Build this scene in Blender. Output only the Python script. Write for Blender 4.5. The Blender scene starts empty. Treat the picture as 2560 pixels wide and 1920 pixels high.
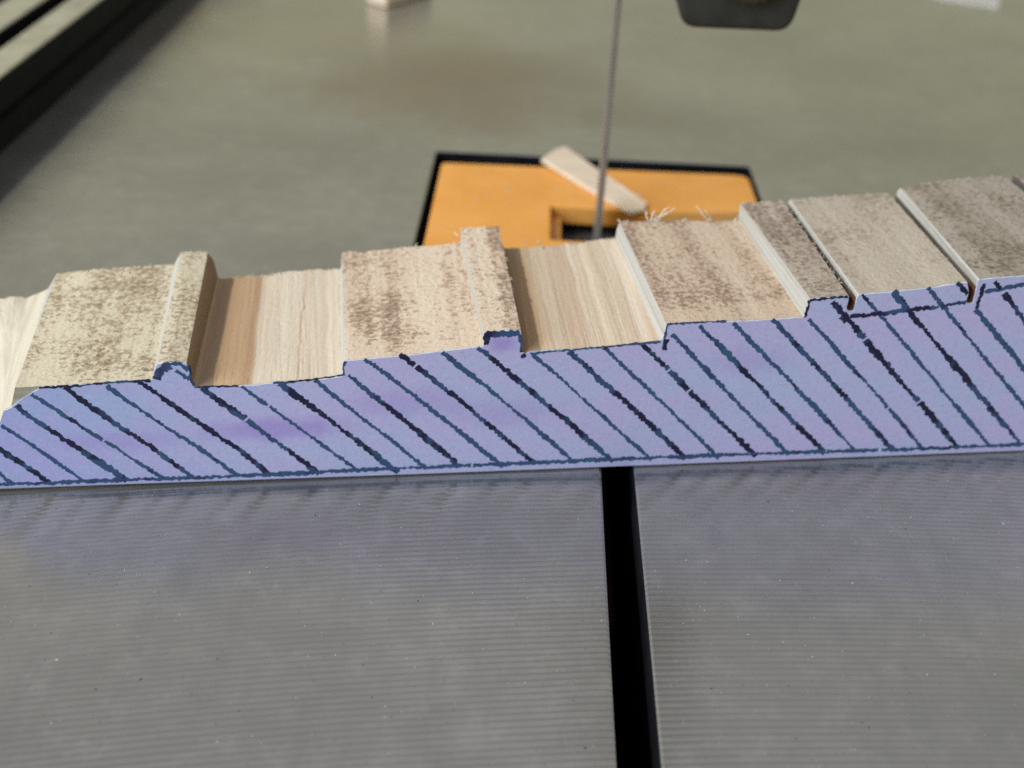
import bpy, bmesh, math, random
from mathutils import Vector, Matrix, noise

random.seed(7)
K = 0.001                                   # everything below is written in millimetres
scene = bpy.context.scene
col = scene.collection

# ------------------------------------------------------------------ camera
cam_data = bpy.data.cameras.new('camera')
cam = bpy.data.objects.new('camera', cam_data)
col.objects.link(cam)
RIGHT = Vector((0.99851725, 0.03292695, 0.04334879))
DOWN = Vector((0.05422808, -0.53209719, -0.84494490))
FWD = Vector((-0.00475569, 0.84604278, -0.53309379))
m = Matrix.Identity(4)
for i in range(3):
    m[i][0] = RIGHT[i]; m[i][1] = -DOWN[i]; m[i][2] = -FWD[i]
m[2][3] = 68 * K
cam.matrix_world = m
cam_data.sensor_width = 36.0
cam_data.lens = 41.157
cam_data.clip_start = 0.004
cam_data.clip_end = 20.0
cam_data.dof.use_dof = True
cam_data.dof.focus_distance = 101 * K
cam_data.dof.aperture_fstop = 30.0
scene.camera = cam

# ------------------------------------------------------------------ light
world = bpy.data.worlds.new('World')
scene.world = world
world.use_nodes = True
wbg = world.node_tree.nodes['Background']
# dim workshop: warm walls all round, a paler and cooler ceiling
wt = world.node_tree
wtc = wt.nodes.new('ShaderNodeTexCoord'); wsep = wt.nodes.new('ShaderNodeSeparateXYZ')
wmr = wt.nodes.new('ShaderNodeMapRange'); wmr.interpolation_type = 'SMOOTHSTEP'
wmr.inputs[1].default_value = 0.25; wmr.inputs[2].default_value = 0.80
wmix = wt.nodes.new('ShaderNodeMix'); wmix.data_type = 'RGBA'
wmix.inputs[6].default_value = (0.425, 0.420, 0.265, 1); wmix.inputs[7].default_value = (0.350, 0.355, 0.425, 1)
wt.links.new(wtc.outputs['Generated'], wsep.inputs[0]); wt.links.new(wsep.outputs[2], wmr.inputs[0])
wt.links.new(wmr.outputs[0], wmix.inputs[0]); wt.links.new(wmix.outputs[2], wbg.inputs['Color'])
wbg.inputs['Strength'].default_value = 1.0

def area_lamp(name, pos, target, size, power, color):
    d = bpy.data.lights.new(name, 'AREA')
    d.shape = 'SQUARE'; d.size = size; d.energy = power; d.color = color
    o = bpy.data.objects.new(name, d); col.objects.link(o)
    o.location = pos
    o.rotation_euler = (Vector(target) - Vector(pos)).to_track_quat('-Z', 'Y').to_euler()
    return o
# the workshop lamp to the left, a little beyond the saw: throws the hard shadows to the right
area_lamp('workshop_lamp', (-0.36, 0.10, 0.40), (0, 0.12, 0), 0.026, 1.85, (1.0, 0.895, 0.70))
# daylight from a window to the left of and behind the photographer
area_lamp('window_light', (-0.70, -0.55, 0.42), (0, 0.1, 0), 0.60, 9.5, (0.76, 0.86, 1.0))

scene.cycles.use_denoising = False
scene.view_settings.view_transform = 'Standard'
scene.view_settings.look = 'None'
scene.view_settings.exposure = 0.0
scene.view_settings.gamma = 1.0
scene.view_settings.use_curve_mapping = False

# ------------------------------------------------------------------ node helpers
class NT:
    def __init__(self, name):
        self.mat = bpy.data.materials.new(name)
        self.mat.use_nodes = True
        self.t = self.mat.node_tree
        self.t.nodes.clear()
        self.out = self.t.nodes.new('ShaderNodeOutputMaterial')
        self.b = self.t.nodes.new('ShaderNodeBsdfPrincipled')
        self.t.links.new(self.b.outputs[0], self.out.inputs['Surface'])
    def new(self, typ, **kw):
        n = self.t.nodes.new(typ)
        for k, v in kw.items(): setattr(n, k, v)
        return n
    def put(self, v, sock):
        if isinstance(v, bpy.types.NodeSocket): self.t.links.new(v, sock)
        elif isinstance(v, (tuple, list)):
            n = len(sock.default_value)
            sock.default_value = tuple(v)[:n] if len(v) >= n else tuple(v) + (1.0,)
        else: sock.default_value = v
    def obj(self):
        return self.new('ShaderNodeTexCoord').outputs['Object']
    def mapping(self, vec, scale=(1, 1, 1), loc=(0, 0, 0), rot=(0, 0, 0)):
        n = self.new('ShaderNodeMapping')
        self.put(vec, n.inputs['Vector']); self.put(loc, n.inputs['Location'])
        self.put(rot, n.inputs['Rotation']); self.put(scale, n.inputs['Scale'])
        return n.outputs[0]
    def noise(self, vec, scale, detail=4, rough=0.55, dist=0.0):
        n = self.new('ShaderNodeTexNoise')
        self.put(vec, n.inputs['Vector'])
        n.inputs['Scale'].default_value = scale; n.inputs['Detail'].default_value = detail
        n.inputs['Roughness'].default_value = rough; n.inputs['Distortion'].default_value = dist
        return n.outputs[0]
    def math(self, op, a, b=None, c=None, clamp=False):
        n = self.new('ShaderNodeMath', operation=op); n.use_clamp = clamp
        self.put(a, n.inputs[0])
        if b is not None: self.put(b, n.inputs[1])
        if c is not None: self.put(c, n.inputs[2])
        return n.outputs[0]
    def rng(self, v, a, b, c=0.0, d=1.0, smooth=True):
        n = self.new('ShaderNodeMapRange')
        n.interpolation_type = 'SMOOTHSTEP' if smooth else 'LINEAR'
        self.put(v, n.inputs[0]); n.inputs[1].default_value = a; n.inputs[2].default_value = b
        n.inputs[3].default_value = c; n.inputs[4].default_value = d
        return n.outputs[0]
    def mix(self, fac, a, b, blend='MIX'):
        n = self.new('ShaderNodeMix', data_type='RGBA', blend_type=blend)
        self.put(fac, n.inputs[0]); self.put(a, n.inputs[6]); self.put(b, n.inputs[7])
        return n.outputs[2]
    def sep(self, v):
        n = self.new('ShaderNodeSeparateXYZ'); self.put(v, n.inputs[0]); return n.outputs
    def bump(self, h, dist, strength=1.0, normal=None):
        n = self.new('ShaderNodeBump')
        n.inputs['Strength'].default_value = strength
        n.inputs['Distance'].default_value = dist
        self.put(h, n.inputs['Height'])
        if normal is not None: self.put(normal, n.inputs['Normal'])
        return n.outputs[0]
    def done(self, color=None, rough=0.5, metal=0.0, spec=None, normal=None):
        if color is not None: self.put(color, self.b.inputs['Base Color'])
        self.put(rough, self.b.inputs['Roughness']); self.put(metal, self.b.inputs['Metallic'])
        if spec is not None: self.put(spec, self.b.inputs['Specular IOR Level'])
        if normal is not None: self.put(normal, self.b.inputs['Normal'])
        return self.mat

# ------------------------------------------------------------------ materials
def mat_table():
    n = NT('turned_metal'); o = n.obj()
    x, y, z = n.sep(o)
    # concentric turning marks from facing the table top
    wob = n.noise(o, 60, 2)
    dx = n.math('SUBTRACT', x, 0.054); dy = n.math('ADD', y, 0.340)
    r = n.math('SQRT', n.math('ADD', n.math('MULTIPLY', dx, dx), n.math('MULTIPLY', dy, dy)))
    r = n.math('ADD', r, n.math('MULTIPLY', wob, 0.0004))
    ph = n.math('MULTIPLY', r, 2 * math.pi / 0.00066)
    groove = n.math('SINE', ph)
    cmb = n.new('ShaderNodeCombineXYZ')
    n.put(n.math('MULTIPLY', r, 2600), cmb.inputs[0]); n.put(n.math('MULTIPLY', x, 30), cmb.inputs[1])
    fine = n.noise(cmb.outputs[0], 1.0, 4, 0.7)
    fade = n.rng(n.noise(o, 22, 3), 0.30, 0.62, 0.25, 1.0)
    h = n.math('ADD', n.math('MULTIPLY', groove, n.math('MULTIPLY', fade, 0.5)), n.math('MULTIPLY', fine, 0.9))
    nb = n.bump(h, 0.0000150)
    # grain of the worn surface
    sp = n.noise(o, 2400, 3, 0.6)
    nb = n.bump(sp, 0.000012, 0.6, nb)
    patch = n.noise(o, 26, 4, 0.6)
    base = n.mix(n.rng(patch, 0.3, 0.7), (0.350, 0.346, 0.318), (0.450, 0.442, 0.405))
    # vertical smears: blurred reflections painted into the near table's colour
    st = n.noise(n.mapping(o, (300, 60, 1), (0, 0, 0), (0, 0, 0.0)), 1.0, 4, 0.65, 0.0)
    base = n.mix(n.math('MULTIPLY', n.rng(st, 0.48, 0.75, 0, 0.28), n.rng(y, 0.125, 0.085)), base, (0.27, 0.27, 0.275))
    base = n.mix(n.math('MULTIPLY', n.math('MULTIPLY', n.rng(groove, 0.2, -0.9), fade), 0.34), base, (0.16, 0.155, 0.15))
    base = n.mix(n.rng(sp, 0.60, 0.72, 0, 0.5), base, (0.22, 0.22, 0.21))
    mot = n.noise(o, 330, 4, 0.65)
    base = n.mix(n.rng(mot, 0.40, 0.64, 0, 0.22), base, (0.27, 0.27, 0.245))
    base = n.mix(n.rng(mot, 0.46, 0.30, 0, 0.18), base, (0.56, 0.55, 0.50))
    # soft brown, grey and tan patches beyond the insert
    def blob(cx, cy, rx, ry, k):
        ex = n.math('DIVIDE', n.math('SUBTRACT', x, cx), rx)
        ey = n.math('DIVIDE', n.math('SUBTRACT', y, cy), ry)
        d = n.math('SQRT', n.math('ADD', n.math('MULTIPLY', ex, ex), n.math('MULTIPLY', ey, ey)))
        d = n.math('ADD', d, n.math('MULTIPLY', n.math('SUBTRACT', n.noise(o, 45, 4), 0.5), 1.1))
        return n.math('MULTIPLY', n.rng(d, 1.15, 0.15), k)
    base = n.mix(blob(-0.016, 0.212, 0.036, 0.032, 0.60), base, (0.25, 0.175, 0.115))
    base = n.mix(blob(0.022, 0.196, 0.020, 0.012, 0.45), base, (0.24, 0.21, 0.185))
    base = n.mix(blob(-0.050, 0.240, 0.05, 0.030, 0.40), base, (0.42, 0.37, 0.26))
    rough = n.rng(n.noise(o, 90, 3), 0.3, 0.7, 0.13, 0.21)
    return n.done(base, rough, 0.68, 0.5, nb)

def mat_plain(name, color, rough=0.5, metal=0.0, var=0.15, scale=300, bump=0.0, spec=None):
    n = NT(name); o = n.obj()
    f = n.noise(o, scale, 4)
    dark = tuple(c * (1 - 2 * var) for c in color); light = tuple(min(1, c * (1 + var)) for c in color)
    c = n.mix(n.rng(f, 0.3, 0.7), dark, light)
    nb = n.bump(n.noise(o, scale * 5, 3), bump) if bump else None
    return n.done(c, rough, metal, spec, nb)

def mat_scorched(name, pale, mid, dark, density, seed, band=0.35):
    """sawn surface that rubbed on the blade: speckled with fine burn marks"""
    n = NT(name); o = n.obj()
    v = n.mapping(o, (1.0, 1.15, 1.0), (seed * 0.013, seed * 0.007, 0))
    big = n.noise(v, 130, 3, 0.5)
    bnd = n.noise(n.mapping(o, (420, 22, 60), (seed, 0, 0)), 1.0, 3, 0.6)
    base = n.mix(n.rng(bnd, 0.35, 0.65), pale, mid)
    sp = n.noise(n.mapping(v, (0.95, 0.95, 1.0)), 1850, 3, 0.62, 0.6)
    sp2 = n.noise(v, 3300, 3, 0.6)
    yy = n.sep(o)[1]
    near = n.rng(n.math('ADD', yy, n.math('MULTIPLY', n.math('SUBTRACT', big, 0.5), 0.008)), 0.0055, 0.0, 0.0, -0.075)
    sp = n.math('ADD', sp, near)
    th = n.math('ADD', n.math('ADD', n.math('MULTIPLY', sp, 0.82), n.math('MULTIPLY', sp2, 0.18)),
                n.math('ADD', n.math('MULTIPLY', n.math('SUBTRACT', big, 0.5), 0.45), n.math('MULTIPLY', n.math('SUBTRACT', bnd, 0.5), band)))
    base = n.mix(n.rng(th, 0.49 - density, 0.575 - density, 0, 0.80), base, dark)
    base = n.mix(n.rng(th, 0.59 - density, 0.68 - density, 0, 0.70), base, tuple(c * 0.5 for c in dark))
    base = n.mix(n.rng(sp2, 0.56, 0.68, 0, 0.35), base, tuple(min(1, c * 1.18) for c in pale))
    h = n.math('ADD', n.math('MULTIPLY', sp, 1.0), n.math('MULTIPLY', bnd, 0.6))
    return n.done(base, 0.78, 0, 0.25, n.bump(h, 0.00016, 0.9))

def mat_fresh():
    n = NT('fresh_sawn_wood'); o = n.obj()
    x, y, z = n.sep(o)
    wv = n.math('MULTIPLY', n.math('SUBTRACT', n.noise(o, 60, 2), 0.5), 0.0016)
    # the blade leaves the left notch square and the middle notch slightly skewed
    skew = n.rng(x, -0.010, 0.0, 0.0, 0.045, False)
    xs = n.math('ADD', n.math('SUBTRACT', x, n.math('MULTIPLY', y, skew)), wv)
    def c3(kx, ky):
        c = n.new('ShaderNodeCombineXYZ')
        n.put(n.math('MULTIPLY', xs, kx), c.inputs[0]); n.put(n.math('MULTIPLY', y, ky), c.inputs[1])
        return c.outputs[0]
    s1 = n.noise(c3(900, 12), 1.0, 4, 0.6)
    s2 = n.noise(c3(260, 8), 1.0, 3, 0.5)
    s3 = n.noise(c3(2600, 90), 1.0, 3, 0.6)
    base = n.mix(n.rng(s2, 0.36, 0.64), (0.61, 0.53, 0.415), (0.53, 0.41, 0.31))
    base = n.mix(n.rng(s1, 0.45, 0.70, 0, 0.55), base, (0.47, 0.365, 0.28))
    base = n.mix(n.rng(s1, 0.50, 0.34, 0, 0.5), base, (0.68, 0.63, 0.545))
    base = n.mix(n.rng(s3, 0.55, 0.75, 0, 0.20), base, (0.46, 0.36, 0.27))
    # tan strips beside the left wall of each notch
    t1 = n.math('MULTIPLY', n.rng(xs, -0.0300, -0.0290), n.rng(xs, -0.0237, -0.0247))
    t2 = n.math('MULTIPLY', n.rng(xs, 0.0000, 0.0008), n.rng(xs, 0.0036, 0.0014))
    base = n.mix(n.math('MULTIPLY', t1, 0.78), base, (0.46, 0.31, 0.18))
    base = n.mix(n.math('MULTIPLY', t2, 0.80), base, (0.54, 0.34, 0.16))
    # notch 1 is whiter to the right of its tan strip
    w1 = n.math('MULTIPLY', n.rng(xs, -0.0245, -0.0236), n.rng(xs, -0.0148, -0.0160))
    base = n.mix(n.math('MULTIPLY', w1, 0.55), base, (0.60, 0.555, 0.465))
    d1 = n.math('ABSOLUTE', n.math('ADD', xs, 0.0246))
    base = n.mix(n.rng(d1, 0.0006, 0.0001, 0, 0.6), base, (0.40, 0.26, 0.16))
    # thin check running through the thickness
    wob = n.math('MULTIPLY', n.math('SUBTRACT', n.noise(n.mapping(o, (0, 1, 0)), 150, 3, 0.6), 0.5), 0.0016)
    xc = n.math('ADD', n.math('ADD', x, 0.0201), n.math('ADD', wob, n.math('MULTIPLY', y, -0.02)))
    cr = n.rng(n.math('ABSOLUTE', xc), 0.00020, 0.00002)
    base = n.mix(n.math('MULTIPLY', cr, 0.6), base, (0.46, 0.31, 0.20))
    h = n.math('ADD', n.math('MULTIPLY', s1, 1.0), n.math('ADD', n.math('MULTIPLY', s3, 0.35), n.math('MULTIPLY', cr, -0.1)))
    return n.done(base, 0.72, 0, 0.25, n.bump(h, 0.00017, 1.0))

def mat_wall(name='pale_cut_wood', ca=(0.50, 0.50, 0.48), cb=(0.40, 0.39, 0.365)):
    n = NT(name); o = n.obj()
    s = n.noise(n.mapping(o, (500, 25, 2600)), 1.0, 4, 0.6)
    base = n.mix(n.rng(s, 0.35, 0.68), ca, cb)
    f = n.noise(o, 1500, 3)
    base = n.mix(n.rng(f, 0.58, 0.75, 0, 0.4), base, (0.44, 0.40, 0.35))
    return n.done(base, 0.75, 0, 0.25, n.bump(s, 0.00018))

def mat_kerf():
    n = NT('shaded_kerf_wood'); o = n.obj()
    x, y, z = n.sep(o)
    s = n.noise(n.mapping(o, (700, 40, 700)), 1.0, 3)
    base = n.mix(n.rng(s, 0.35, 0.65), (0.17, 0.155, 0.14), (0.10, 0.09, 0.08))  # shade inside the kerf painted in as a dark base
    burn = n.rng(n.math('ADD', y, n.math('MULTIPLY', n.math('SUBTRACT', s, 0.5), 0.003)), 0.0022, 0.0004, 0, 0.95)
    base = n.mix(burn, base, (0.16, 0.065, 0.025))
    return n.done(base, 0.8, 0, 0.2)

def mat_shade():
    n = NT('shaded_cut_wood'); o = n.obj()
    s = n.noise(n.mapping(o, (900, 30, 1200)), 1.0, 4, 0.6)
    base = n.mix(n.rng(s, 0.35, 0.68), (0.32, 0.215, 0.145), (0.26, 0.17, 0.11))  # wood darkened to carry the shade on the right-facing notch walls
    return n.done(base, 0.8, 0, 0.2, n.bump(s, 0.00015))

def mat_board_side():
    n = NT('board_side_wood'); o = n.obj()
    s = n.noise(n.mapping(o, (40, 40, 1400)), 1.0, 4, 0.6)
    return n.done(n.mix(n.rng(s, 0.35, 0.65), (0.42, 0.38, 0.30), (0.30, 0.27, 0.21)), 0.75)

def mat_paper():
    n = NT('lilac_paper'); o = n.obj()
    x, y, z = n.sep(o)
    a = n.noise(n.mapping(o, (60, 1, 170)), 1.0, 4, 0.6)
    b = n.noise(o, 420, 4, 0.6)
    f = n.noise(o, 2600, 3, 0.6)
    lr = n.rng(x, -0.050, -0.020)
    blue = n.mix(lr, (0.35, 0.44, 0.73), (0.455, 0.49, 0.745))
    lil = n.mix(lr, (0.40, 0.41, 0.73), (0.505, 0.46, 0.745))
    base = n.mix(n.rng(n.math('ADD', n.math('MULTIPLY', a, 0.65), n.math('MULTIPLY', b, 0.35)), 0.38, 0.60), blue, lil)
    base = n.mix(n.rng(f, 0.52, 0.72, 0, 0.28), base, (0.30, 0.32, 0.54))
    base = n.mix(n.rng(f, 0.45, 0.30, 0, 0.25), base, (0.56, 0.60, 0.82))
    def blob(cx, cz, rx, rz, k):
        ex = n.math('DIVIDE', n.math('SUBTRACT', x, cx), rx); ez = n.math('DIVIDE', n.math('SUBTRACT', z, cz), rz)
        d = n.math('SQRT', n.math('ADD', n.math('MULTIPLY', ex, ex), n.math('MULTIPLY', ez, ez)))
        d = n.math('ADD', d, n.math('MULTIPLY', n.math('SUBTRACT', b, 0.5), 1.0))
        return n.math('MULTIPLY', n.rng(d, 1.2, 0.2), k)
    for args in ((-0.022, 0.0060, 0.008, 0.0016, 0.80), (-0.036, 0.0052, 0.007, 0.0014, 0.45), (-0.0015, 0.0145, 0.0016, 0.0012, 0.9),
                 (-0.010, 0.0085, 0.007, 0.002, 0.45), (-0.001, 0.007, 0.006, 0.0022, 0.40), (0.022, 0.012, 0.005, 0.002, 0.35)):
        base = n.mix(blob(*args), base, (0.38, 0.29, 0.66))
    return n.done(base, 0.85, 0, 0.2, n.bump(f, 0.00003, 0.6))

def mat_ink(name, k):
    n = NT(name); o = n.obj()
    a = n.noise(o, 240, 3, 0.6); b = n.noise(o, 420, 3)
    base = n.mix(n.rng(a, 0.48 - k, 0.58 - k), (0.018, 0.018, 0.052), (0.045, 0.090, 0.195))
    base = n.mix(n.rng(b, 0.56, 0.70, 0, 0.7), base, (0.040, 0.135, 0.200))
    base = n.mix(n.rng(b, 0.44, 0.32, 0, 0.5), base, (0.040, 0.024, 0.075))
    return n.done(base, 0.7, 0, 0.2)

def mat_orange():
    n = NT('orange_plastic'); o = n.obj()
    f = n.noise(o, 90, 4, 0.6); g = n.noise(n.mapping(o, (1, 0.3, 1)), 900, 3)
    base = n.mix(n.rng(f, 0.35, 0.65), (0.74, 0.33, 0.060), (0.80, 0.38, 0.085))
    base = n.mix(n.rng(g, 0.60, 0.72, 0, 0.3), base, (0.62, 0.40, 0.18))
    return n.done(base, 0.45, 0, 0.4, n.bump(g, 0.00004))

def mat_offcut():
    n = NT('offcut_wood'); o = n.obj()
    s = n.noise(n.mapping(o, (80, 900, 900)), 1.0, 4, 0.6)
    return n.done(n.mix(n.rng(s, 0.35, 0.65), (0.74, 0.64, 0.52), (0.64, 0.53, 0.41)), 0.7)

M = dict(
    table=mat_table(), fresh=mat_fresh(), wall=mat_wall(), pale=mat_wall('cream_cut_wood', (0.60, 0.56, 0.47), (0.47, 0.43, 0.35)), kerf=mat_kerf(), shade=mat_shade(),
    slabA=mat_scorched('scorched_wood_olive', (0.58, 0.54, 0.42), (0.52, 0.475, 0.365), (0.30, 0.23, 0.15), 0.030, 1, 0.2),
    slabB=mat_scorched('scorched_wood_pink', (0.65, 0.55, 0.44), (0.58, 0.465, 0.365), (0.34, 0.24, 0.175), 0.000, 2, 0.50),
    slabC=mat_scorched('scorched_wood_brown', (0.59, 0.48, 0.375), (0.52, 0.41, 0.315), (0.32, 0.225, 0.165), 0.012, 3, 0.4),
    slabD=mat_scorched('scorched_wood_grey', (0.46, 0.405, 0.345), (0.39, 0.335, 0.28), (0.23, 0.175, 0.135), 0.015, 4, 0.5),
    slabE=mat_scorched('scorched_wood_falloff_pale', (0.48, 0.43, 0.36), (0.42, 0.37, 0.305), (0.30, 0.25, 0.19), -0.02, 5, 0.3),  # colour lowered to paint in the lamp's falloff to the right
    slabF=mat_scorched('scorched_wood_falloff_dark', (0.36, 0.325, 0.275), (0.30, 0.265, 0.22), (0.19, 0.155, 0.115), 0.03, 6, 0.3),  # lowered further for the same painted light falloff
    board_side=mat_board_side(), paper=mat_paper(), ink=mat_ink('black_ink', 0.0), ink_teal=mat_ink('teal_ink', 0.16),
    paper_edge=mat_plain('paper_edge', (0.60, 0.68, 0.82), 0.8, 0, 0.08, 900),
    orange=mat_orange(), offcut=mat_offcut(),
    black=mat_plain('black_paint', (0.006, 0.007, 0.009), 0.7, 0, 0.2, 200, 0.0, 0.15),
    recess_shade=mat_plain('shade_black_iron', (0.008, 0.009, 0.012), 0.8, 0, 0.2, 300, 0.0, 0.08),  # near-black paints in the shade of slot, recess and casting
    redbrown=mat_plain('red_brown_paint', (0.060, 0.016, 0.010), 0.6, 0, 0.2, 200),
    steel=mat_plain('blade_steel', (0.30, 0.285, 0.265), 0.5, 0.5, 0.05, 100),
    dark_steel=mat_plain('dark_steel', (0.13, 0.125, 0.12), 0.5, 0.6, 0.25, 500),
    alu=mat_plain('bare_aluminium', (0.36, 0.355, 0.27), 0.55, 0.2, 0.1, 200),
    plastic=mat_plain('black_plastic', (0.022, 0.022, 0.022), 0.5, 0, 0.2, 300, 0.00004),
    fibre=mat_plain('wood_fibre', (0.74, 0.68, 0.58), 0.7, 0, 0.1, 900),
    card=mat_plain('grey_card', (0.60, 0.59, 0.56), 0.8, 0, 0.06, 300),
    dust_glint=mat_plain('pale_dust_and_glints', (0.44, 0.42, 0.38), 0.6, 0, 0.15, 3000),
    grit=mat_plain('dark_grit', (0.06, 0.06, 0.06), 0.7, 0, 0.2, 3000),
)
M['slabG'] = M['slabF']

# ------------------------------------------------------------------ object helpers
def link(name, bm, mat, parent=None, smooth=False, loc=(0, 0, 0)):
    me = bpy.data.meshes.new(name)
    bm.to_mesh(me); bm.free()
    for mm in (mat if isinstance(mat, (list, tuple)) else [mat]): me.materials.append(mm)
    if smooth:
        for p in me.polygons: p.use_smooth = True
    o = bpy.data.objects.new(name, me); col.objects.link(o)
    o.location = Vector(loc) * K
    if parent is not None: o.parent = parent
    return o
def empty(name, loc, rz=0.0):
    o = bpy.data.objects.new(name, None); col.objects.link(o)
    o.empty_display_size = 0.01; o.location = Vector(loc) * K; o.rotation_euler = (0, 0, rz)
    return o
def tag(o, label=None, cat=None, group=None, kind=None):
    if label: o['label'] = label
    if cat: o['category'] = cat
    if group: o['group'] = group
    if kind: o['kind'] = kind
    return o
def V(bm, x, y, z): return bm.verts.new((x * K, y * K, z * K))
def box(bm, x0, x1, y0, y1, z0, z1):
    v = [V(bm, x, y, z) for z in (z0, z1) for x, y in ((x0, y0), (x1, y0), (x1, y1), (x0, y1))]
    for f in ((3, 2, 1, 0), (4, 5, 6, 7), (0, 1, 5, 4), (1, 2, 6, 5), (2, 3, 7, 6), (3, 0, 4, 7)):
        bm.faces.new([v[i] for i in f])
def rounded(pts, radii, seg=5):
    """closed 2-D outline with rounded corners"""
    out = []; n = len(pts)
    for i in range(n):
        p = Vector(pts[i]); a = Vector(pts[i - 1]) - p; b = Vector(pts[(i + 1) % n]) - p; r = radii[i]
        if r <= 0: out.append(tuple(p)); continue
        a.normalize(); b.normalize()
        p0 = p + a * r; p1 = p + b * r
        for k in range(seg + 1):
            t = k / seg
            q = p0 * (1 - t) ** 2 + p * 2 * t * (1 - t) + p1 * t * t
            out.append(tuple(q))
    return out
def prism(bm, pts, z0, z1):
    top = [V(bm, x, y, z1) for x, y in pts]; bot = [V(bm, x, y, z0) for x, y in pts]
    bm.faces.new(top); bm.faces.new(bot[::-1]); n = len(pts)
    for i in range(n): bm.faces.new((top[i], bot[i], bot[(i + 1) % n], top[(i + 1) % n]))
    bmesh.ops.recalc_face_normals(bm, faces=bm.faces)
def bevel(o, w, seg=2, ang=40):
    b = o.modifiers.new('bevel', 'BEVEL'); b.width = w * K; b.segments = seg
    b.limit_method = 'ANGLE'; b.angle_limit = math.radians(ang)
    return o
def tube(bm, pts, rad, n=6):
    """round bar through points (mm); rad one value or one per point"""
    pts = [Vector(p) for p in pts]; rings = []
    for i, p in enumerate(pts):
        d = (pts[min(i + 1, len(pts) - 1)] - pts[max(i - 1, 0)]).normalized()
        u = d.orthogonal().normalized(); w = d.cross(u)
        r = rad[i] if isinstance(rad, (list, tuple)) else rad
        rings.append([V(bm, *(p + (u * math.cos(2 * math.pi * k / n) + w * math.sin(2 * math.pi * k / n)) * r)) for k in range(n)])
    for a, b in zip(rings, rings[1:]):
        for k in range(n): bm.faces.new((a[k], a[(k + 1) % n], b[(k + 1) % n], b[k]))
    bm.faces.new(rings[0][::-1]); bm.faces.new(rings[-1])

# ------------------------------------------------------------------ the saw table
SL, SR = 8.7, 11.8                       # blade slot
HX0, HX1, HY0, HY1 = -14.75, 34.65, 124.0, 175.6   # insert recess
table = empty('band_saw', (0, 0, 0))
tag(table, 'band saw with a grey metal table, black blade slot and upright blade', 'band saw')
outline = [(SL, 10), (SL, HY0), (HX0, HY0), (HX0, HY1), (HX1, HY1 + 0.6), (HX1, HY0), (SR, HY0), (SR, 10),
           (180, 10), (180, 360), (-180, 360), (-180, 10)]
outline = rounded(outline, [0, 0, .6, .6, .6, .6, 0, 0, 6, 6, 6, 6])
bm = bmesh.new(); prism(bm, outline, -9, 0)
for f in bm.faces:
    if abs(f.normal.z) < 0.5 and abs(f.calc_center_median().x) < 0.1: f.material_index = 1
top = bevel(link('table_top', bm, [M['table'], M['recess_shade']], table), 0.3, 2)
bm = bmesh.new()                          # recess ledge that carries the insert
for b in ((HX0 - .5, HX0 + 4, HY0, HY1), (HX1 - 3, HX1 + .5, HY0, HY1), (HX0 + 4, HX1 - 3, HY1 - 5, HY1 + .8), (HX0 + 4, SL - 1, HY0 - .5, HY0 + 4)):
    box(bm, *b, -6, -3.15)
link('recess_ledge', bm, M['recess_shade'], table)
bm = bmesh.new()                          # casting below, open on top
for b in ((-120, 120, 5, 12, -70, -9.1), (-120, 120, 300, 307, -70, -9.1), (-127, -120, 5, 307, -70, -9.1), (120, 127, 5, 307, -70, -9.1), (-127, 127, 5, 307, -77, -70)):
    box(bm, *b)
link('lower_casting', bm, M['recess_shade'], table)
bm = bmesh.new(); box(bm, 4.2, 17.6, 155.8, 163.0, -9.5, -4.6)
bevel(link('lower_guide', bm, M['dark_steel'], table), 0.6)
bm = bmesh.new(); box(bm, 6.5, 10.9, 84, 112, -22, -12)
bevel(link('guard_bracket', bm, M['redbrown'], table), 0.6)

# ------------------------------------------------------------------ orange throat insert
ins_pts = [(SL + .1, 125.2), (SL + .1, 146), (3.4, 146), (3.4, 157.5), (18.5, 157.1), (18.5, 146), (SR - .1, 146), (SR - .1, 125.2),
           (34.15, 125.2), (34.15, 173.3), (-13.6, 171.9), (-13.6, 125.2)]
ins_pts = rounded(ins_pts, [0, 0, .5, .3, .3, .5, 0, 0, 1, 2.2, 1.0, 1])
bm = bmesh.new(); prism(bm, ins_pts, -3.1, -0.35)
ins = bevel(link('throat_insert', bm, M['orange']), 0.3, 2)
bm = bmesh.new(); box(bm, 3.42, 5.0, 146.2, 157.2, -3.05, -1.9)
bevel(link('support_lip', bm, M['orange'], ins), 0.15, 1)
tag(ins, 'orange plastic throat plate set into the saw table around the blade', 'throat plate')

# ------------------------------------------------------------------ blade
bm = bmesh.new()
bx, by0, by1, th = 10.15, 150.6, 155.4, 0.78
pts = []; zz = -40.0; pitch = 0.5
while zz < 120:
    pts += [(by0 + 0.0, zz), (by0 + 0.16, zz + 0.15), (by0 + 0.12, zz + 0.3)]; zz += pitch
pts += [(by0, 120), (by1, 120), (by1, -40)]
L_ = [V(bm, bx - th / 2, y, z) for y, z in pts]; R_ = [V(bm, bx + th / 2, y, z) for y, z in pts]
bm.faces.new(L_); bm.faces.new(R_[::-1])
for i in range(len(pts)): bm.faces.new((L_[i], R_[i], R_[(i + 1) % len(pts)], L_[(i + 1) % len(pts)]))
for i in range(0, len(pts) - 3, 3):       # set the teeth alternately left and right
    s = (0.02 if (i // 3) % 2 else -0.02) * K
    L_[i].co.x += s; R_[i].co.x += s
bmesh.ops.recalc_face_normals(bm, faces=bm.faces)
blade = link('saw_blade', bm, M['steel'], table)
blade['label'] = 'thin upright steel blade rising through the orange plate'

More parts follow.
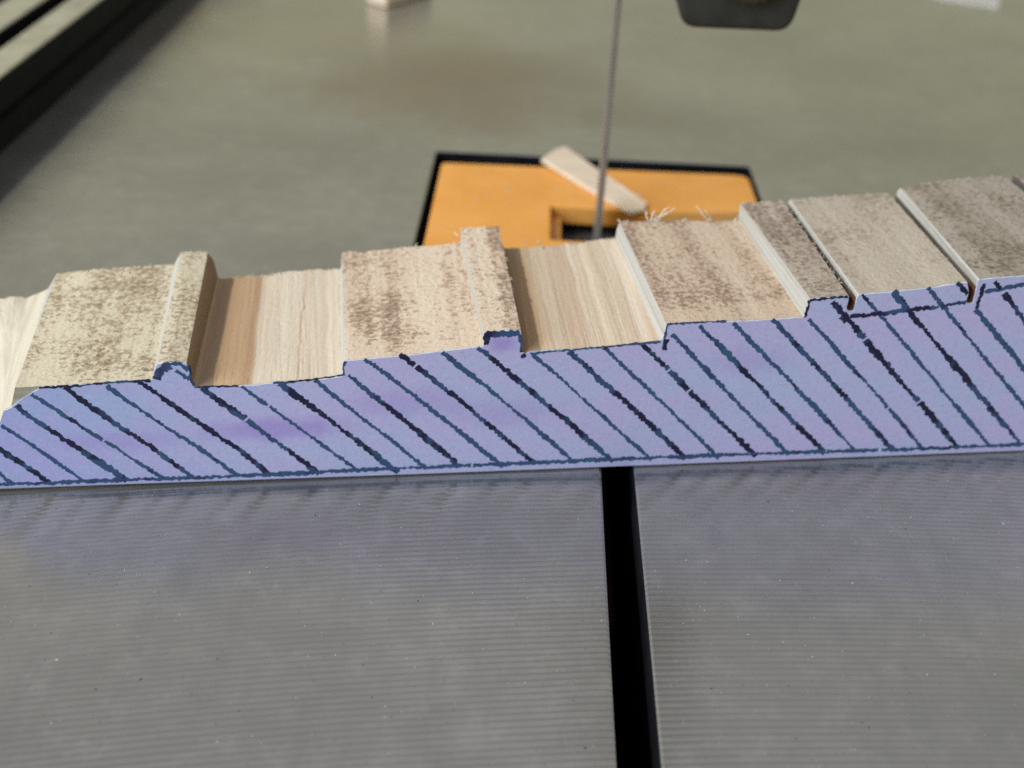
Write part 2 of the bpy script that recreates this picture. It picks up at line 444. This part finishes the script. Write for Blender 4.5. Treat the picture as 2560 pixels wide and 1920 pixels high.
# ------------------------------------------------------------------ blade guide at the top
bm = bmesh.new()
prof = [(-6.6, 0), (7.0, 0.15), (8.6, 9), (9.2, 20), (-9.4, 20), (-8.6, 9)]
prof = rounded(prof, [2.0, 2.0, 3, 1, 1, 3], 6)
fr = [V(bm, x, -5, z) for x, z in prof]; bk = [V(bm, x, 7, z + 0.4) for x, z in prof]
bm.faces.new(fr); bm.faces.new(bk[::-1])
for i in range(len(prof)): bm.faces.new((fr[i], bk[i], bk[(i + 1) % len(prof)], fr[(i + 1) % len(prof)]))
bmesh.ops.recalc_face_normals(bm, faces=bm.faces)
guide = bevel(link('blade_guide', bm, M['plastic'], table, False, (24.6, 153, 28.5)), 0.7, 3)
guide['label'] = 'black rounded guide block hanging beside the blade'
bm = bmesh.new()
ring = []
for r, y in ((4.9, -5.0), (4.9, -6.6), (4.3, -7.2), (0.01, -7.2)):
    ring.append([V(bm, 1.2 + (r + (0.22 if (k % 2 and r > 4) else 0)) * math.cos(2 * math.pi * k / 48), y,
                   8.6 + (r + (0.22 if (k % 2 and r > 4) else 0)) * math.sin(2 * math.pi * k / 48)) for k in range(48)])
for a, b in zip(ring, ring[1:]):
    for k in range(48): bm.faces.new((a[k], a[(k + 1) % 48], b[(k + 1) % 48], b[k]))
bmesh.ops.recalc_face_normals(bm, faces=bm.faces)
link('adjusting_knob', bm, M['plastic'], guide)
bm = bmesh.new(); box(bm, -5, 6, -2, 5, 20.2, 120)
bevel(link('guide_post', bm, M['dark_steel'], guide), 0.6)

# ------------------------------------------------------------------ fence
fence = empty('rip_fence', (-79.6, 60, 0))
tag(fence, 'black bar fence with two pale metal strips along its top', 'rip fence')
bm = bmesh.new()
fp = [(0, 0), (0, 4.0), (-0.9, 4.3), (-0.9, 5.2), (0, 5.5), (0, 9.2), (-0.6, 9.7), (-5.7, 9.7), (-5.7, 4.2), (-9.6, 4.2), (-9.6, 9.7), (-16.0, 9.7), (-16.0, 3.8), (-30, 3.8), (-30, 0)]
a = [V(bm, x, 0, z + 0.05) for x, z in fp]; b = [V(bm, x, 285, z + 0.05) for x, z in fp]
bm.faces.new(a); bm.faces.new(b[::-1])
for i in range(len(fp)): bm.faces.new((a[i], b[i], b[(i + 1) % len(fp)], a[(i + 1) % len(fp)]))
bmesh.ops.recalc_face_normals(bm, faces=bm.faces)
link('fence_body', bm, M['black'], fence)
for x0, x1 in ((-5.6, -0.2), (-15.9, -9.7)):
    bm = bmesh.new(); box(bm, x0, x1, 0.2, 284.8, 9.78, 10.2)
    bevel(link('top_strip', bm, M['alu'], fence), 0.15, 1)

# ------------------------------------------------------------------ the stepped board
ANG = math.radians(8.995)
board = empty('stepped_board', (-0.087, 92.034, 0), ANG)
tag(board, 'sawn wooden board with a stepped notched top edge and hatched lilac paper face', 'wooden board')
THICK = 22.0
# front length, front height, back length, back height, kind of surface that starts here
PROFILE=[
(-51.19,5.05,-54.46,5.96,'pale'),
(-47.47,5.76,-51.22,8.39,'pale'),
(-46.28,7.62,-49.71,8.64,'pale'),
(-45.69,8.96,-48.47,8.47,'pale'),
(-45.04,9.23,-46.37,9.32,'wall'),
(-44.38,11.22,-45.17,11.10,'slabA'),
(-41.99,11.30,-42.09,11.51,'slabA'),
(-36.46,11.52,-37.53,11.83,'slabA'),
(-32.64,11.73,-33.23,11.99,'wall'),
(-32.36,12.63,-32.83,12.76,'wall'),
(-32.01,13.32,-32.40,13.40,'slabA'),
(-31.07,13.46,-31.30,13.43,'slabA'),
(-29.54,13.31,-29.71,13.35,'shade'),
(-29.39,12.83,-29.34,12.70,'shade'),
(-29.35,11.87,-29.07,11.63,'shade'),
(-29.26,10.94,-28.97,10.50,'fresh'),
(-28.84,10.79,-28.78,10.31,'fresh'),
(-25.57,10.85,-25.83,10.53,'fresh'),
(-23.88,10.83,-23.84,10.52,'fresh'),
(-21.56,11.09,-22.91,10.74,'fresh'),
(-18.46,11.16,-19.55,11.05,'fresh'),
(-16.09,11.46,-16.15,11.22,'wall'),
(-15.83,11.71,-16.05,11.48,'wall'),
(-15.87,12.72,-15.98,12.47,'wall'),
(-15.66,13.14,-15.91,13.19,'slabB'),
(-14.27,13.22,-13.86,13.16,'slabB'),
(-10.05,13.55,-8.72,13.61,'slabB'),
(-5.36,14.04,-5.58,13.84,'slabB'),
(-3.23,14.29,-3.41,14.06,'wall'),
(-3.22,15.71,-3.35,15.66,'slabB'),
(-2.90,15.76,-3.06,15.71,'slabB'),
(-0.84,15.89,-0.72,15.86,'slabB'),
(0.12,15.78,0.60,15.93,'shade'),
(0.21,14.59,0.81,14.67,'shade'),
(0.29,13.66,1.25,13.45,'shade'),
(0.66,13.35,1.60,13.25,'fresh'),
(1.02,13.55,2.38,13.43,'fresh'),
(2.62,13.67,4.20,13.35,'fresh'),
(6.38,13.73,7.37,13.61,'fresh'),
(9.80,14.03,11.04,14.05,'fresh'),
(11.86,14.21,12.60,14.17,'fresh'),
(13.15,14.43,13.33,14.30,'wall'),
(13.40,14.68,13.40,15.05,'wall'),
(13.55,16.13,13.67,16.32,'slabC'),
(15.03,16.20,14.82,16.26,'slabC'),
(21.67,16.28,21.23,16.27,'slabC'),
(24.72,16.41,24.82,16.13,'slabC'),
(26.52,16.51,26.85,16.34,'wall'),
(26.68,16.81,26.78,17.14,'wall'),
(26.88,18.44,26.78,18.26,'slabD'),
(28.36,18.53,28.96,18.38,'slabD'),
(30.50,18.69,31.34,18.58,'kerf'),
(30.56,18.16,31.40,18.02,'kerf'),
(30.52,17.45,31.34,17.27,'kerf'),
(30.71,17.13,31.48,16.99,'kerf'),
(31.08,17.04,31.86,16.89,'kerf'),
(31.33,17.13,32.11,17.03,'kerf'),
(31.34,18.35,32.12,18.20,'wall'),
(31.38,18.70,32.20,18.56,'wall'),
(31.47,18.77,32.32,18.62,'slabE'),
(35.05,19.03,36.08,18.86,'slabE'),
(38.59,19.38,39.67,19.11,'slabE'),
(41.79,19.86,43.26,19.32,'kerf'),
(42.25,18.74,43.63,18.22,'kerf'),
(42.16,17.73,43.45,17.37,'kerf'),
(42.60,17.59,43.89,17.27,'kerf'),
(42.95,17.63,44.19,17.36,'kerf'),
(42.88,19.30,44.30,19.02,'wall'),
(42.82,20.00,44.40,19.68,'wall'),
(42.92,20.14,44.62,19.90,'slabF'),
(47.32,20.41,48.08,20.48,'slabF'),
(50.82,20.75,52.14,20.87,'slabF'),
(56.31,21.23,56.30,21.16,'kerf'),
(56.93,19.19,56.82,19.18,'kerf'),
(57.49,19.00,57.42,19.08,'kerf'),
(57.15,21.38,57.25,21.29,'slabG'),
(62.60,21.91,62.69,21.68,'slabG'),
]
names = ['pale', 'wall', 'slabA', 'shade', 'fresh', 'slabB', 'slabC', 'slabD', 'slabE', 'slabF', 'slabG', 'kerf']
ROWS = []
for (a, b) in zip(PROFILE, PROFILE[1:]):
    ln = math.hypot(b[0] - a[0], b[1] - a[1])
    n = max(1, int(ln / 0.22))
    for k in range(n):
        t = k / n
        ROWS.append([a[j] + (b[j] - a[j]) * t for j in range(4)] + [a[4], (k == 0)])
ROWS.append(list(PROFILE[-1][:4]) + [PROFILE[-1][4], True])
NT_ = 72
bm = bmesh.new(); grid = []
for i, (u0, z0, u1, z1, kind, corner) in enumerate(ROWS):
    rowv = []
    j0, j1 = max(0, i - 1), min(len(ROWS) - 1, i + 1)
    tu, tz = ROWS[j1][0] - ROWS[j0][0], ROWS[j1][1] - ROWS[j0][1]
    l = math.hypot(tu, tz) or 1.0
    nu, nz = -tz / l, tu / l
    ridge = noise.noise((u0 * 1.1, z0 * 1.1, 3.1)) * 0.6 + noise.noise((u0 * 3.3, z0 * 3.3, 7.7)) * 0.4
    amp = {'fresh': 0.13, 'wall': 0.07, 'pale': 0.16, 'shade': 0.05, 'kerf': 0.03}.get(kind, 0.05)
    if corner: amp *= 0.4
    rag = 0.26 * noise.noise((u0 * 1.7, z0 * 2.1, 11.3)) + 0.20 * noise.noise((u0 * 5.1, z0 * 4.1, 2.3))
    if kind == 'fresh': rag *= 1.5
    for k in range(NT_ + 1):
        t = k / NT_
        u = u0 + (u1 - u0) * t; z = z0 + (z1 - z0) * t; y = THICK * t
        edge = min(1.0, k / 4.0)
        d = amp * ridge * (0.6 + 0.4 * noise.noise((u * 0.5, y * 0.25, 1.0))) * edge
        d += 0.035 * noise.noise((u * 2.4, y * 2.4, z * 2.4)) * edge + 0.022 * noise.noise((u * 6, y * 6, z * 6)) * edge
        if kind == 'fresh' and u0 < -10: d += 0.10 * math.sin(y * 0.30 + u0 * 0.2) * noise.noise((u * .3, y * .1, 0)) * edge
        if k == NT_: y += rag
        elif k > NT_ - 4: y += rag * 0.4 * (k - NT_ + 4) / 4
        rowv.append(V(bm, u + nu * d, y, z + nz * d))
    grid.append(rowv)
for i in range(len(grid) - 1):
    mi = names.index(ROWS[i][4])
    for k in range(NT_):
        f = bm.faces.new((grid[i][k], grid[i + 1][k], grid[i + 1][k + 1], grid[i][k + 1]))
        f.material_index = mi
fb = [V(bm, grid_u, 0, 0.24) for grid_u in (ROWS[-1][0], ROWS[0][0])]
fc = [V(bm, grid_u, 0.9, 0.0) for grid_u in (ROWS[-1][0], ROWS[0][0])]
bb = [V(bm, grid_u, THICK, 0.0) for grid_u in (ROWS[-1][2], ROWS[0][2])]
side = len(names)
f1 = bm.faces.new([g[0] for g in grid] + fb); f1.material_index = side
f2 = bm.faces.new([g[-1] for g in grid] + bb); f2.material_index = side
f3 = bm.faces.new([fc[0], fc[1], bb[1], bb[0]]); f3.material_index = side
f6 = bm.faces.new([fb[0], fb[1], fc[1], fc[0]]); f6.material_index = side
f4 = bm.faces.new([grid[0][k] for k in range(NT_ + 1)] + [bb[1], fc[1], fb[1]]); f4.material_index = side
f5 = bm.faces.new([grid[-1][k] for k in range(NT_ + 1)] + [bb[0], fc[0], fb[0]]); f5.material_index = side
bmesh.ops.recalc_face_normals(bm, faces=bm.faces)
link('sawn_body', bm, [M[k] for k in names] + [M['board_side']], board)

# the paper pattern glued to the front of the board
front = [(a[0], a[1]) for a in PROFILE]
paper_top = []
for i, p in enumerate(front):
    if PROFILE[i][0] == -44.38: paper_top += [(-44.20, 9.95), (-43.0, 10.75)]   # corner worn off
    else: paper_top.append(p)
fine = []
for a, b in zip(paper_top, paper_top[1:]):
    n = max(1, int(math.hypot(b[0] - a[0], b[1] - a[1]) / 0.35))
    for k in range(n):
        t = k / n; u = a[0] + (b[0] - a[0]) * t; z = a[1] + (b[1] - a[1]) * t
        j = 0.05 * noise.noise((u * 4, z * 4, 5)) + 0.04 * noise.noise((u * 11, z * 11, 9)) if k else 0
        fine.append((u, z + j - 0.03))
fine.append(paper_top[-1])
bot = [(62.6, 0.16), (53.3, 0.16), (20, 0.17), (-10, 0.20), (-30, 0.32), (-47.6, 0.44), (-51.19, 0.46)]
poly = fine + bot
bm = bmesh.new()
fr = [V(bm, u, -0.14, z) for u, z in poly]; bk = [V(bm, u, -0.004, z) for u, z in poly]
f = bm.faces.new(fr); g = bm.faces.new(bk[::-1])
for i in range(len(poly)):
    e = bm.faces.new((fr[i], bk[i], bk[(i + 1) % len(poly)], fr[(i + 1) % len(poly)])); e.material_index = 1
bmesh.ops.recalc_face_normals(bm, faces=bm.faces)
paper = link('pattern_paper', bm, [M['paper'], M['paper_edge']], board)
paper['label'] = 'lilac paper pattern printed with dark diagonal hatching'

HATCH=[
[(-47.89,3.03),(-46.60,1.10)],
[(-48.11,6.16),(-46.77,4.72),(-45.03,3.07),(-43.41,1.21)],
[(-46.15,7.43),(-43.38,4.74),(-39.99,0.86)],
[(-44.53,9.46),(-44.09,8.53),(-42.61,6.95),(-40.26,4.60),(-37.08,1.62)],
[(-43.08,10.56),(-40.77,8.39),(-37.21,4.82),(-32.67,0.67)],
[(-40.21,11.19),(-36.84,7.56),(-33.13,4.11),(-30.22,0.91)],
[(-36.61,11.22),(-33.76,8.12),(-30.21,5.21),(-26.33,1.09)],
[(-33.76,11.53),(-29.93,7.97),(-26.05,4.50),(-23.15,0.93)],
[(-30.55,12.57),(-29.43,11.63)],
[(-28.47,10.71),(-25.37,7.63),(-21.99,4.33),(-18.48,0.69)],
[(-24.97,10.76),(-21.78,7.67),(-19.21,4.96),(-15.32,1.32)],
[(-21.58,10.99),(-17.59,7.13),(-14.47,4.18),(-11.07,0.43)],
[(-18.46,11.24),(-15.29,7.60),(-11.51,4.25),(-8.36,0.79)],
[(-15.48,11.58),(-11.47,7.82),(-7.06,3.47),(-5.66,2.04),(-5.49,1.44)],
[(-13.94,13.29),(-10.68,10.52),(-7.10,7.02),(-5.30,5.15),(-0.91,0.66)],
[(-10.78,13.72),(-4.95,8.45),(-0.88,4.18),(2.27,0.72)],
[(-6.95,13.80),(-3.84,10.99),(0.02,7.45),(5.43,1.55)],
[(-3.76,14.17),(-0.14,10.87),(5.69,5.37),(9.79,0.91)],
[(1.25,13.35),(5.77,9.06),(10.00,4.56),(13.60,0.95)],
[(4.68,13.54),(8.67,9.56),(13.52,5.05),(16.86,1.24)],
[(7.86,13.83),(10.21,11.51),(14.69,7.30),(18.86,2.90),(20.67,0.56)],
[(11.41,14.11),(15.70,9.76),(20.01,5.22),(24.16,1.11)],
[(14.13,15.00),(15.30,13.86),(20.27,8.77),(23.96,4.83),(27.56,1.07)],
[(16.75,15.95),(17.12,15.23),(20.99,11.56),(27.00,5.39),(31.40,1.02)],
[(19.85,16.08),(24.38,11.66),(29.53,6.65),(34.88,0.86)],
[(23.59,16.39),(28.64,11.31),(33.50,6.50),(38.76,0.92)],
[(27.05,16.30),(31.42,11.87),(36.36,7.07),(41.93,1.02)],
[(29.04,18.08),(30.89,16.30),(35.37,11.53),(40.51,6.46),(45.55,1.10)],
[(31.77,18.82),(34.04,16.63),(38.11,12.31),(43.45,6.81),(48.83,1.32)],
[(34.72,19.06),(37.64,15.92),(42.24,11.53),(47.76,5.96),(52.49,1.03)],
[(38.03,19.39),(40.53,16.68),(45.32,11.87),(51.64,5.58),(56.59,0.85)],
[(40.76,19.83),(42.14,18.59)],
[(43.36,16.92),(47.89,12.66),(50.28,10.17),(56.74,3.73)],
[(45.79,18.61),(48.66,15.63),(55.03,9.12)],
[(48.92,19.15),(54.70,13.33)],
]
OUTLINE=[
([(-48.32,0.74),(-47.47,0.84),(-37.74,0.89),(-29.23,0.77),(-22.18,0.85),(-10.87,0.98),(3.15,1.01),(19.10,1.09),(28.58,1.03),(40.83,0.88),(53.00,0.96),(59.73,1.08)],0.32),
([(-42.32,11.18),(-39.67,11.25),(-36.83,11.56),(-32.80,11.70)],0.25),
([(-32.25,11.73),(-31.88,12.69),(-31.01,13.23)],0.79),
([(-31.28,13.24),(-30.07,13.28),(-29.40,12.61)],0.50),
([(-29.35,13.10),(-29.34,11.79),(-29.15,10.96)],0.32),
([(-29.10,10.79),(-27.87,10.83),(-25.26,10.82)],0.22),
([(-22.17,10.93),(-18.91,11.25),(-15.92,11.68)],0.22),
([(-15.85,11.59),(-15.89,12.48),(-15.65,13.08)],0.22),
([(-3.06,15.66),(-3.03,14.44)],0.61),
([(-3.14,15.48),(-1.67,15.53),(-0.02,15.58)],0.61),
([(-0.11,15.68),(0.16,14.53),(0.32,13.57)],0.36),
([(0.41,13.38),(0.60,12.99)],0.50),
([(1.08,13.36),(4.58,13.68),(7.60,13.89),(13.17,14.35)],0.25),
([(13.67,14.53),(13.63,13.36)],0.54),
([(13.53,14.53),(13.66,16.06),(16.36,16.27)],0.32),
([(14.80,16.21),(19.17,16.30)],0.22),
([(26.73,16.51),(26.80,18.33)],0.43),
([(26.80,18.33),(30.41,18.65)],0.40),
([(31.04,16.50),(32.35,16.57),(34.76,16.82),(36.98,17.07),(39.40,17.32),(42.17,17.77)],0.54),
([(30.26,16.63),(30.94,16.09)],0.94),
([(43.43,17.02),(43.47,19.68)],0.43),
([(43.79,18.86),(44.90,19.04),(47.52,19.49),(51.60,19.91)],0.43),
([(44.48,19.86),(45.29,19.03)],0.43),
]
def ribbon(name, pts, w, seed, level, ink='ink'):
    rnd = random.Random(seed)
    P = [Vector(p) for p in pts]
    if name == 'hatch_line' and 0.55 < P[-1].y < 2.2:
        d = (P[-1] - P[-2]).normalized(); P[-1] = P[-1] + d * max(0.0, (P[-1].y - 0.75) / max(0.3, -d.y))
    A, B = P[0].copy(), P[-1].copy()
    if name == 'hatch_line':
        P = [p.lerp(A + (B - A) * ((p - A).dot(B - A) / (B - A).length_squared), 0.55) for p in P]
    step = 0.20; path = []
    for a, b in zip(P, P[1:]):
        n = max(1, int((b - a).length / step))
        for k in range(n): path.append(a.lerp(b, k / n))
    path.append(P[-1])
    bm = bmesh.new(); vs = []
    wob = rnd.uniform(0, 50)
    for i, p in enumerate(path):
        d = (path[min(i + 1, len(path) - 1)] - path[max(i - 1, 0)]).normalized()
        q = Vector((-d.y, d.x))
        wide = w * (0.92 + 0.55 * noise.noise((wob + i * 0.035, 0, 0)))
        e1 = wide / 2 + (rnd.uniform(-0.10, 0.09) + 0.09 * noise.noise((wob * 3, i * 0.45, 8.0))) * (w / 0.42) ** 0.5
        e2 = wide / 2 + (rnd.uniform(-0.10, 0.09) + 0.09 * noise.noise((wob * 5, i * 0.45, 2.0))) * (w / 0.42) ** 0.5
        off = q * 0.09 * noise.noise((wob, i * 0.06, 4))
        a = p + off + q * max(0.04, e1); b = p + off - q * max(0.04, e2)
        y = -0.146 - 0.004 * level
        vs.append((V(bm, a.x, y, a.y), V(bm, b.x, y, b.y)))
    for (a, b), (c, d) in zip(vs, vs[1:]):
        if rnd.random() > 0.004: bm.faces.new((a, b, d, c))     # the print skips here and there
    return link(name, bm, M[ink], paper)
for i, l in enumerate(HATCH): ribbon('hatch_line', l, (0.57 if i % 2 else 0.43) + 0.05 * math.sin(i * 2.4), 100 + i, i % 3, 'ink' if i % 2 else 'ink_teal')
for i, (l, w) in enumerate(OUTLINE): ribbon('outline_stroke', l, w * (1.45 if i == 0 else 0.95), 300 + i, 3 + i % 3, 'ink_teal' if i in (0, 2, 3, 12, 14, 21) else 'ink')

# torn fibres standing up along the back edge and at the kerf
bm = bmesh.new(); rnd = random.Random(5)
def curl(u, y, z, du, dz, n=9, bend=1.0, r=0.07):
    pts = []
    ph = rnd.uniform(0, 6.28)
    for k in range(n):
        t = k / (n - 1)
        pts.append((u + du * t + 0.35 * bend * math.sin(ph + 5 * t) * t, y + 0.5 * t * math.cos(ph + 4 * t), z + dz * t * (1.25 - 0.45 * t) + 0.2 * bend * math.cos(ph + 6 * t) * t))
    tube(bm, pts, [r * (1.15 - 0.7 * k / (n - 1)) for k in range(n)], 5)
for u, du, dz, b_ in ((16.9, -0.9, 2.0, 1.4), (17.1, 0.2, 2.2, 1.0), (17.4, 1.4, 1.7, 1.2), (17.6, 2.1, 2.3, 0.8), (17.9, 1.0, 2.7, 1.0), (17.0, 0.9, 1.1, 1.6),
                      (23.7, -0.7, 1.7, 0.6), (23.5, -1.9, 2.2, 0.7), (20.5, 0.5, 0.7, .5), (13.8, -0.5, 0.5, .5), (8.4, 0.3, 0.35, .5), (5.2, -0.2, 0.5, .5),
                      (-3.6, -0.7, 0.3, .2), (-8.2, 0.2, 0.35, .4), (26.3, 0.5, 0.6, .4)):
    z0 = 16.2 if u > 13 else (13.8 if u > 1 else 13.7)
    if u < -3 and u > -4: z0 = 15.0
    curl(u, THICK - 0.2, z0, du, dz, 9, b_, 0.085)
for k in range(26):                        # whiskers along the lip of the first kerf
    t = rnd.uniform(0.1, 0.95); u = 30.5 + 0.84 * t; y = THICK * t
    curl(u - 0.05, y, 18.6, rnd.uniform(0.15, 0.5), rnd.uniform(0.02, 0.22), 4, 0.2, 0.035)
for k in range(14):
    t = rnd.uniform(0.1, 0.9); u = 0.15 + 0.45 * t
    curl(u, THICK * t, 15.75, rnd.uniform(0.1, 0.3), rnd.uniform(-0.2, 0.12), 4, 0.2, 0.04)
for k in range(12):
    t = rnd.uniform(0.1, 0.9); u = 41.9 + 1.4 * t
    curl(u - .1, THICK * t, 19.7 - .45 * t, rnd.uniform(0.1, 0.35), rnd.uniform(-0.1, 0.1), 4, 0.2, 0.035)
for k in range(150):                       # short fuzz all along the back edge
    a, b = rnd.choice([(p, q) for p, q in zip(PROFILE, PROFILE[1:]) if p[4] in ('slabA', 'slabB', 'slabC', 'slabD', 'slabE', 'slabF', 'fresh')])
    t = rnd.random(); big_ = 1.0 if a[4] == 'fresh' else 0.7
    curl(a[2] + (b[2] - a[2]) * t, THICK - 0.05, a[3] + (b[3] - a[3]) * t - 0.05, rnd.uniform(-0.3, 0.3), rnd.uniform(0.02, 0.30) * big_, 4, 0.25, 0.04)
fib = link('torn_fibres', bm, M['fibre'], board, True)
fib['kind'] = 'stuff'
fib['label'] = 'fine pale wood fibres torn up along the sawn edges'

# ------------------------------------------------------------------ loose pieces
# sliver lying across the insert
bm = bmesh.new()
sp = [(1.7, 173.2), (3.9, 177.7), (5.6, 178.9), (11.3, 169.4), (17.5, 158.9), (17.0, 156.8), (14.7, 155.3), (8.3, 164.2)]
lo = []; hi = []
for i, (x, y) in enumerate(sp):
    h = 0.12 if i in (5, 6) else 0.42
    lo.append(V(bm, x, y, -0.30 if y < 172 else 0.02)); hi.append(V(bm, x * 0.985 + 0.14, y, h + (0.25 if y > 172 else 0)))
bm.faces.new(hi); bm.faces.new(lo[::-1])
for i in range(len(sp)): bm.faces.new((hi[i], lo[i], lo[(i + 1) % len(sp)], hi[(i + 1) % len(sp)]))
bmesh.ops.recalc_face_normals(bm, faces=bm.faces)
sl = bevel(link('wood_offcut', bm, M['offcut']), 0.08, 1)
tag(sl, 'pale wooden sliver lying across the orange plate behind the blade', 'wood offcut')
# block of waste far behind
bm = bmesh.new()
prism(bm, [(-38.6, 268.5), (-37.6, 262), (-33.0, 258.2), (-28.0, 266.0), (-24.2, 272), (-30, 282)], 0.02, 5.0)
wb = bevel(link('wood_offcut', bm, M['offcut']), 0.6, 2)
tag(wb, 'small tan wooden scrap at the far edge of the saw table', 'wood offcut')
bm = bmesh.new()
prism(bm, [(95, 297), (97.5, 293.0), (109.3, 287.0), (113.2, 297.5), (108, 318)], 0.02, 0.5)
cd = link('card_scrap', bm, M['card'])
tag(cd, 'pale grey scrap of card at the far right of the saw table', 'card scrap')

# sawdust and grit scattered over the table
def specks(name, mat, n, region, smin, smax, seed, label, tall=0.4, lift=0.0, on_insert=False):
    rnd = random.Random(seed); bm = bmesh.new()
    while n > 0:
        x = rnd.uniform(region[0], region[1]); y = rnd.uniform(region[2], region[3])
        if SL - 0.4 < x < SR + 0.4 and y < HY0: continue
        if on_insert:
            if 2.6 < x < 19.2 and y < 158.2: continue
        elif HX0 - 1 < x < HX1 + 1 and y > HY0 - 1 and y < HY1 + 2: continue
        lx = x * math.cos(ANG) + (y - 92) * math.sin(ANG); ly = -x * math.sin(ANG) + (y - 92) * math.cos(ANG)
        if -0.3 < ly < THICK + 0.6: continue
        n -= 1
        s = rnd.uniform(smin, smax) * (1 if rnd.random() < 0.9 else 1.6); a = rnd.uniform(0, 3.14); e = rnd.uniform(1, 2.2)
        c, d = math.cos(a), math.sin(a)
        base = [V(bm, x + (px * e * c - py * d) * s, y + (px * e * d + py * c) * s, 0.004) for px, py in ((-.5, -.4), (.5, -.3), (.35, .5), (-.4, .4))]
        tp = V(bm, x + rnd.uniform(-.2, .2) * s, y + rnd.uniform(-.2, .2) * s, 0.004 + s * tall)
        for k in range(4): bm.faces.new((base[k], base[(k + 1) % 4], tp))
        bm.faces.new(base[::-1])
    o = link(name, bm, mat)
    o.location.z = lift * K
    return tag(o, label, 'sawdust', None, 'stuff')
specks('sawdust', M['dust_glint'], 750, (-62, 68, 55, 96), 0.03, 0.09, 11, 'fine pale sawdust flecks and painted glints scattered on the saw table')  # some pale flecks stand in for glints on the metal
specks('grit', M['grit'], 200, (-62, 68, 55, 130), 0.05, 0.12, 12, 'tiny dark grit specks scattered on the saw table', 0.2)
specks('sawdust', M['dust_glint'], 170, (-12.4, 33.2, 140, 171), 0.08, 0.30, 13, 'pale sawdust flecks lying on the orange throat plate', 0.4, -0.35, True)
